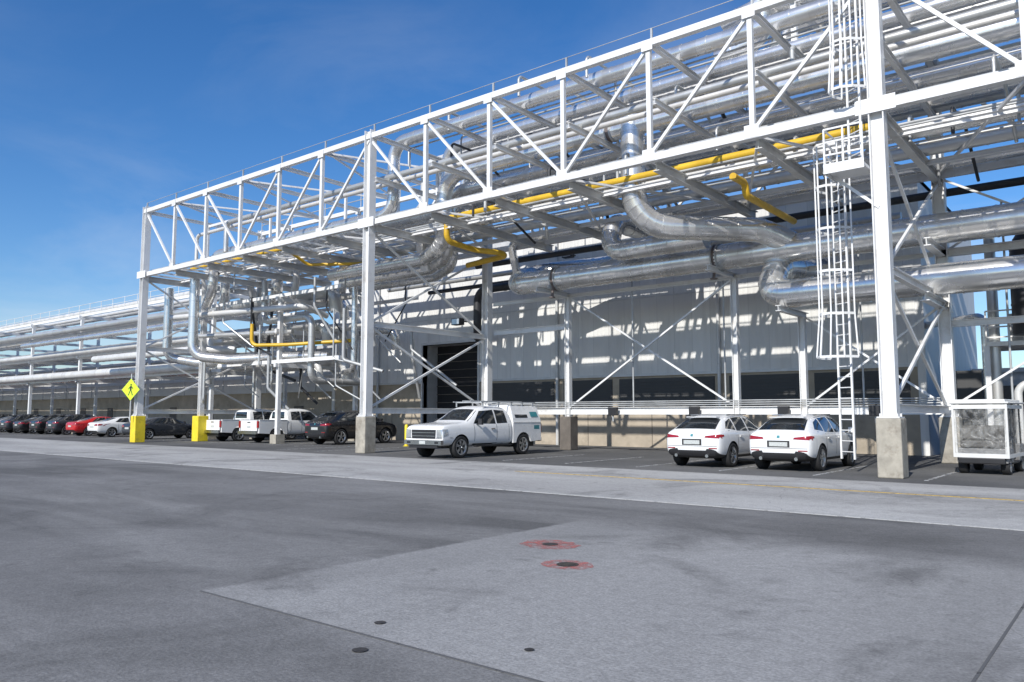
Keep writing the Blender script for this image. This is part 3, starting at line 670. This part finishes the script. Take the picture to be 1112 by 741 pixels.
        q.box(-.94,.94,2.86,2.99,.50,.67,CH); q.box(-.72,.72,2.88,2.95,.38,.495,TR); q.box(-.15,.15,2.991,3.0,.53,.64,PL)
        for s in (-1,1): q.box(min(s*.62,s*.80),max(s*.62,s*.80),2.991,2.996,.54,.62,TR)
        for ys in (1.22,-.06,-.8): sides([(ys-.009,.5),(ys+.009,.5),(ys+.009,1.22),(ys-.009,1.22)],SE,.004,1,6)
        for s in (-1,1):
            q.beam((s*1.0,.08,1.06),(s*1.0,.30,1.06),.03,.035,CH); q.beam((s*.96,1.2,.42),(s*.96,-.95,.42),.12,.05,TR)
        sides([(1.3,.47),(1.3,.52),(-.98,.52),(-.98,.47)],TR,.01,10,1)
        ya,r_=-1.72,.49
        prof=[(-1.05,.48),(-1.05,1.27),(-2.86,1.27),(-2.88,.55)]+[(ya+r_*math.cos(a),.40+r_*math.sin(a)) for a in [math.pi-.22-(math.pi-.4)*k/12 for k in range(13)]]
        for s in (-1,1):
            vs=[(s*xx,a,b) for xx in (.985,.90) for a,b in prof]; n=len(prof)
            q.add(vs,[tuple(range(n)),tuple(range(2*n-1,n-1,-1))]+[(i,i+n,(i+1)%n+n,(i+1)%n) for i in range(n)],PA)
            q.box(min(s*.88,s*1.0),max(s*.88,s*1.0),-2.86,-1.06,1.271,1.29,PA)
            q.box(min(s*.80,s*.97),max(s*.80,s*.97),-2.93,-2.885,.85,1.22,RL)
        q.box(-.895,.895,-2.82,-1.06,.62,.70,TR); q.box(-.895,.895,-1.12,-1.06,.70,1.268,PA); q.box(-.795,.795,-2.90,-2.84,.68,1.265,PA); q.box(-.6,.6,-2.86,-1.3,.3,.6,TR)
        q.box(-.9,.9,-3.02,-2.90,.50,.66,CH); q.box(-.16,.16,-2.915,-2.902,.84,.95,PL); q.box(-.14,.14,-2.91,-2.901,1.12,1.17,TR)
        mir=(1.05,1.24)
    for s in (-1,1):
        my,mz=mir; big=1.5 if kind=='pickup' else 1
        q.beam((s*(w_-.06),my,mz-.02),(s*(w_+.1),my,mz+.02),.06,.04,TR); q.box(min(s*(w_+.04),s*(w_+.22)),max(s*(w_+.04),s*(w_+.22)),my-.05,my+.05,mz-.03,mz+.13*big,TR if kind=='pickup' else PA)
    q.build('fittings',['glass','seam','red_l','lamp','trim','chrome','plate',paint,'teal'],e)
    qq=MB()
    for ya in ax:
        for s in (-1,1): wheel_mesh(qq,s*(w_-.14),ya,rw,s,.26,wheelspk)
        qq.cyl((-w_+.2,ya,rw),(w_-.2,ya,rw),.06,8,2)
    qq.build('wheels',['rubber','rim','dark'],e)
    return e
f=car('pickup','pickup_truck','white',-20.6,23.25,math.pi,6)
q=MB()
vs=[]
for y,zt,wt in ((-2.88,1.80,.72),(-2.84,1.90,.76),(-1.12,1.93,.77),(-1.08,1.88,.75)):
    vs+=[(-.955,y if y>-2 else -2.90,1.295),(-.93,y,1.45),(-wt,y,zt),(-wt*.8,y,zt+.035),(wt*.8,y,zt+.035),(wt,y,zt),(.93,y,1.45),(.955,y if y>-2 else -2.90,1.295)]
fs=[(i*8+k,i*8+k+1,(i+1)*8+k+1,(i+1)*8+k) for i in range(3) for k in range(7)]+[tuple(range(8)),tuple(range(31,23,-1))]
q.add(vs,fs,0)
for s in (-1,1):
    q.add([(s*.935,-2.05,1.46),(s*.935,-1.25,1.46),(s*.80,-1.25,1.80),(s*.80,-2.05,1.80)],[(0,1,2,3)],2)
    q.add([(s*.937,-2.72,1.50),(s*.937,-2.25,1.50),(s*.85,-2.25,1.70),(s*.85,-2.72,1.70)],[(0,1,2,3)],1)
    q.add([(s*.988,-2.75,1.0),(s*.988,-2.4,1.0),(s*.988,-2.4,1.16),(s*.988,-2.75,1.16)],[(0,1,2,3)],1)
q.add([(-.6,-2.915,1.42),(.6,-2.915,1.42),(.55,-2.895,1.78),(-.55,-2.895,1.78)],[(0,1,2,3)],2)
q.build('bed_cap',['white','teal','glass'],f)
q=MB()
for y in (.45,-.5,-1.3,-2.0,-2.7):
    q.beam((-.74,y,2.06),(.74,y,2.06),.04,.04,0)
    for s in (-1,1): q.beam((s*.68,y,1.88),(s*.68,y,2.06),.04,.04,0,up=(0,1,0))
for s in (-1,1): q.beam((s*.72,.6,2.08),(s*.72,-2.8,2.08),.035,.035,0)
for u in (-.1,.3): q.beam((u,.5,2.11),(u,-2.7,2.11),.035,.05,0)
for k in range(10): q.beam((-.1,.4-k*.32,2.11),(.3,.4-k*.32,2.11),.025,.025,0)
q.build('ladder_rack',['steel2'],f)
car('suv','parked_suv','white',-10.85,24.35,0); car('suv','parked_suv','white',-8.2,24.35,0)
bs=car('suv','parked_suv','black',-34.1,28.2,0); bs.scale=(1.05,1.1,1.12)
car('pickup','pickup_truck','white',-39.3,28.0,0,6); car('pickup','pickup_truck','white',-43.1,28.0,0,6)
car('sedan','parked_car','char',-50.4,25.9,0); car('sedan','parked_car','white',-57.8,26.9,0); car('sedan','parked_car','redcar',-62.2,27.2,0)
for i,(k,c) in enumerate([('suv','char'),('suv','black'),('sedan','black'),('suv','char'),('sedan','silver'),('suv','black'),('sedan','redcar'),('suv','white')]):
    car(k,'parked_suv' if k=='suv' else 'parked_car',c,-66.3-i*3.3,27.3,0)
# ---------------------------------------------------------------- golf cart
def plastic():
    m,t,b=nt('clear_vinyl'); p=pos(t); nz=noise(t,p,3,4,.6,1.5)
    tr=N(t,'ShaderNodeBsdfTransparent'); mx=N(t,'ShaderNodeMixShader'); out=t.nodes['Material Output']
    b.inputs['Base Color'].default_value=(.5,.5,.48,1); b.inputs['Roughness'].default_value=.15
    t.links.new(mapr(t,nz,.38,.68,.06,.5),mx.inputs[0]); t.links.new(tr.outputs[0],mx.inputs[1]); t.links.new(b.outputs[0],mx.inputs[2]); t.links.new(mx.outputs[0],out.inputs[0])
    bump(t,b,nz,1.,.08); return m
M['vinyl']=plastic(); M['cartw']=simple('cart_fibreglass',(.68,.68,.66),.4,0,.08,2,coat=.3); M['cartb']=simple('cart_body_grey',(.22,.22,.22),.4,0,.1,2,coat=.3); M['seat']=simple('seat_vinyl',(.07,.066,.06),.6)
gc=empty('golf_cart',(-3.5,25.5,0),math.radians(-3))
q=MB()
q.box(-.6,.6,-1.15,-.35,.3,.70,0); q.box(-.58,.58,-.35,.55,.26,.34,1); q.box(-.6,.6,.55,1.2,.3,.78,0); q.box(-.5,.5,.5,.62,.78,.98,0); q.box(-.5,.5,1.2,1.26,.32,.48,1); q.box(-.55,.55,-1.28,-1.15,.28,.45,1)
q.build('cart_body',['cartb','trim'],gc,bevel=.06)
q=MB(); q.box(-.52,.52,-.75,-.2,.72,.86,0); q.box(-.52,.52,-.82,-.70,.9,1.3,0); q.box(-.5,.5,-1.22,-.9,.72,.9,0); q.build('seat',['seat'],gc,bevel=.04)
q=MB(); q.box(-.70,.70,-1.32,1.0,1.88,1.93,0); q.box(-.60,.60,-1.2,.88,1.90,2.0,0); q.build('canopy_roof',['cartw'],gc,bevel=.03)
q=MB()
for s in (-1,1):
    q.beam((s*.58,-1.2,.5),(s*.6,-1.2,1.9),.05,.05,1,up=(0,1,0)); q.beam((s*.58,.8,.75),(s*.6,.62,1.9),.04,.04,0,up=(0,1,0)); q.beam((s*.6,-.25,.4),(s*.6,-.25,1.9),.04,.04,0,up=(0,1,0))
    for z in (.50,1.80): q.beam((s*.645,-1.26,z),(s*.645,.8,z),.02,.10,1)
for z in (.50,1.80): q.beam((-.64,-1.262,z),(.64,-1.262,z),.02,.11,1)
for xx in (-.63,.63): q.beam((xx,-1.264,.45),(xx,-1.264,1.88),.05,.02,1,up=(0,1,0))
q.cyl((-.25,.5,.95),(-.25,.2,1.2),.02,8,0); q.cyl((-.25,.19,1.2),(-.25,.21,1.18),.17,16,0)
q.build('cart_frame',['trim','cartw'],gc)
q=MB()
def sheet(a,b,c_,d,n=8):
    a,b,c_,d=map(V,(a,b,c_,d)); nr=(b-a).cross(d-a).normalized(); vs=[]
    for j in range(n+1):
        for i in range(n+1):
            u,v=i/n,j/n; P=(a*(1-u)+b*u)*(1-v)+(d*(1-u)+c_*u)*v; vs.append(P+nr*random.uniform(-.025,.025)*(0 if i in(0,n) or j in (0,n) else 1))
    q.add(vs,[(j*(n+1)+i,j*(n+1)+i+1,(j+1)*(n+1)+i+1,(j+1)*(n+1)+i) for j in range(n) for i in range(n)],0,True)
sheet((-.63,-1.25,.45),(.63,-1.25,.45),(.63,-1.25,1.87),(-.63,-1.25,1.87)); sheet((.63,-1.25,.45),(.63,.9,.45),(.63,.7,1.87),(.63,-1.25,1.87)); sheet((-.63,-1.25,.45),(-.63,.9,.45),(-.63,.7,1.87),(-.63,-1.25,1.87)); sheet((-.63,.92,.8),(.63,.92,.8),(.63,.72,1.87),(-.63,.72,1.87))
q.build('vinyl_enclosure',['vinyl'],gc)
q=MB()
for ya in (-.85,.85):
    for s in (-1,1): wheel_mesh(q,s*.5,ya,.23,s,.2,5)
q.build('wheels',['rubber','rim','dark'],gc)
print('objects',len(bpy.data.objects))
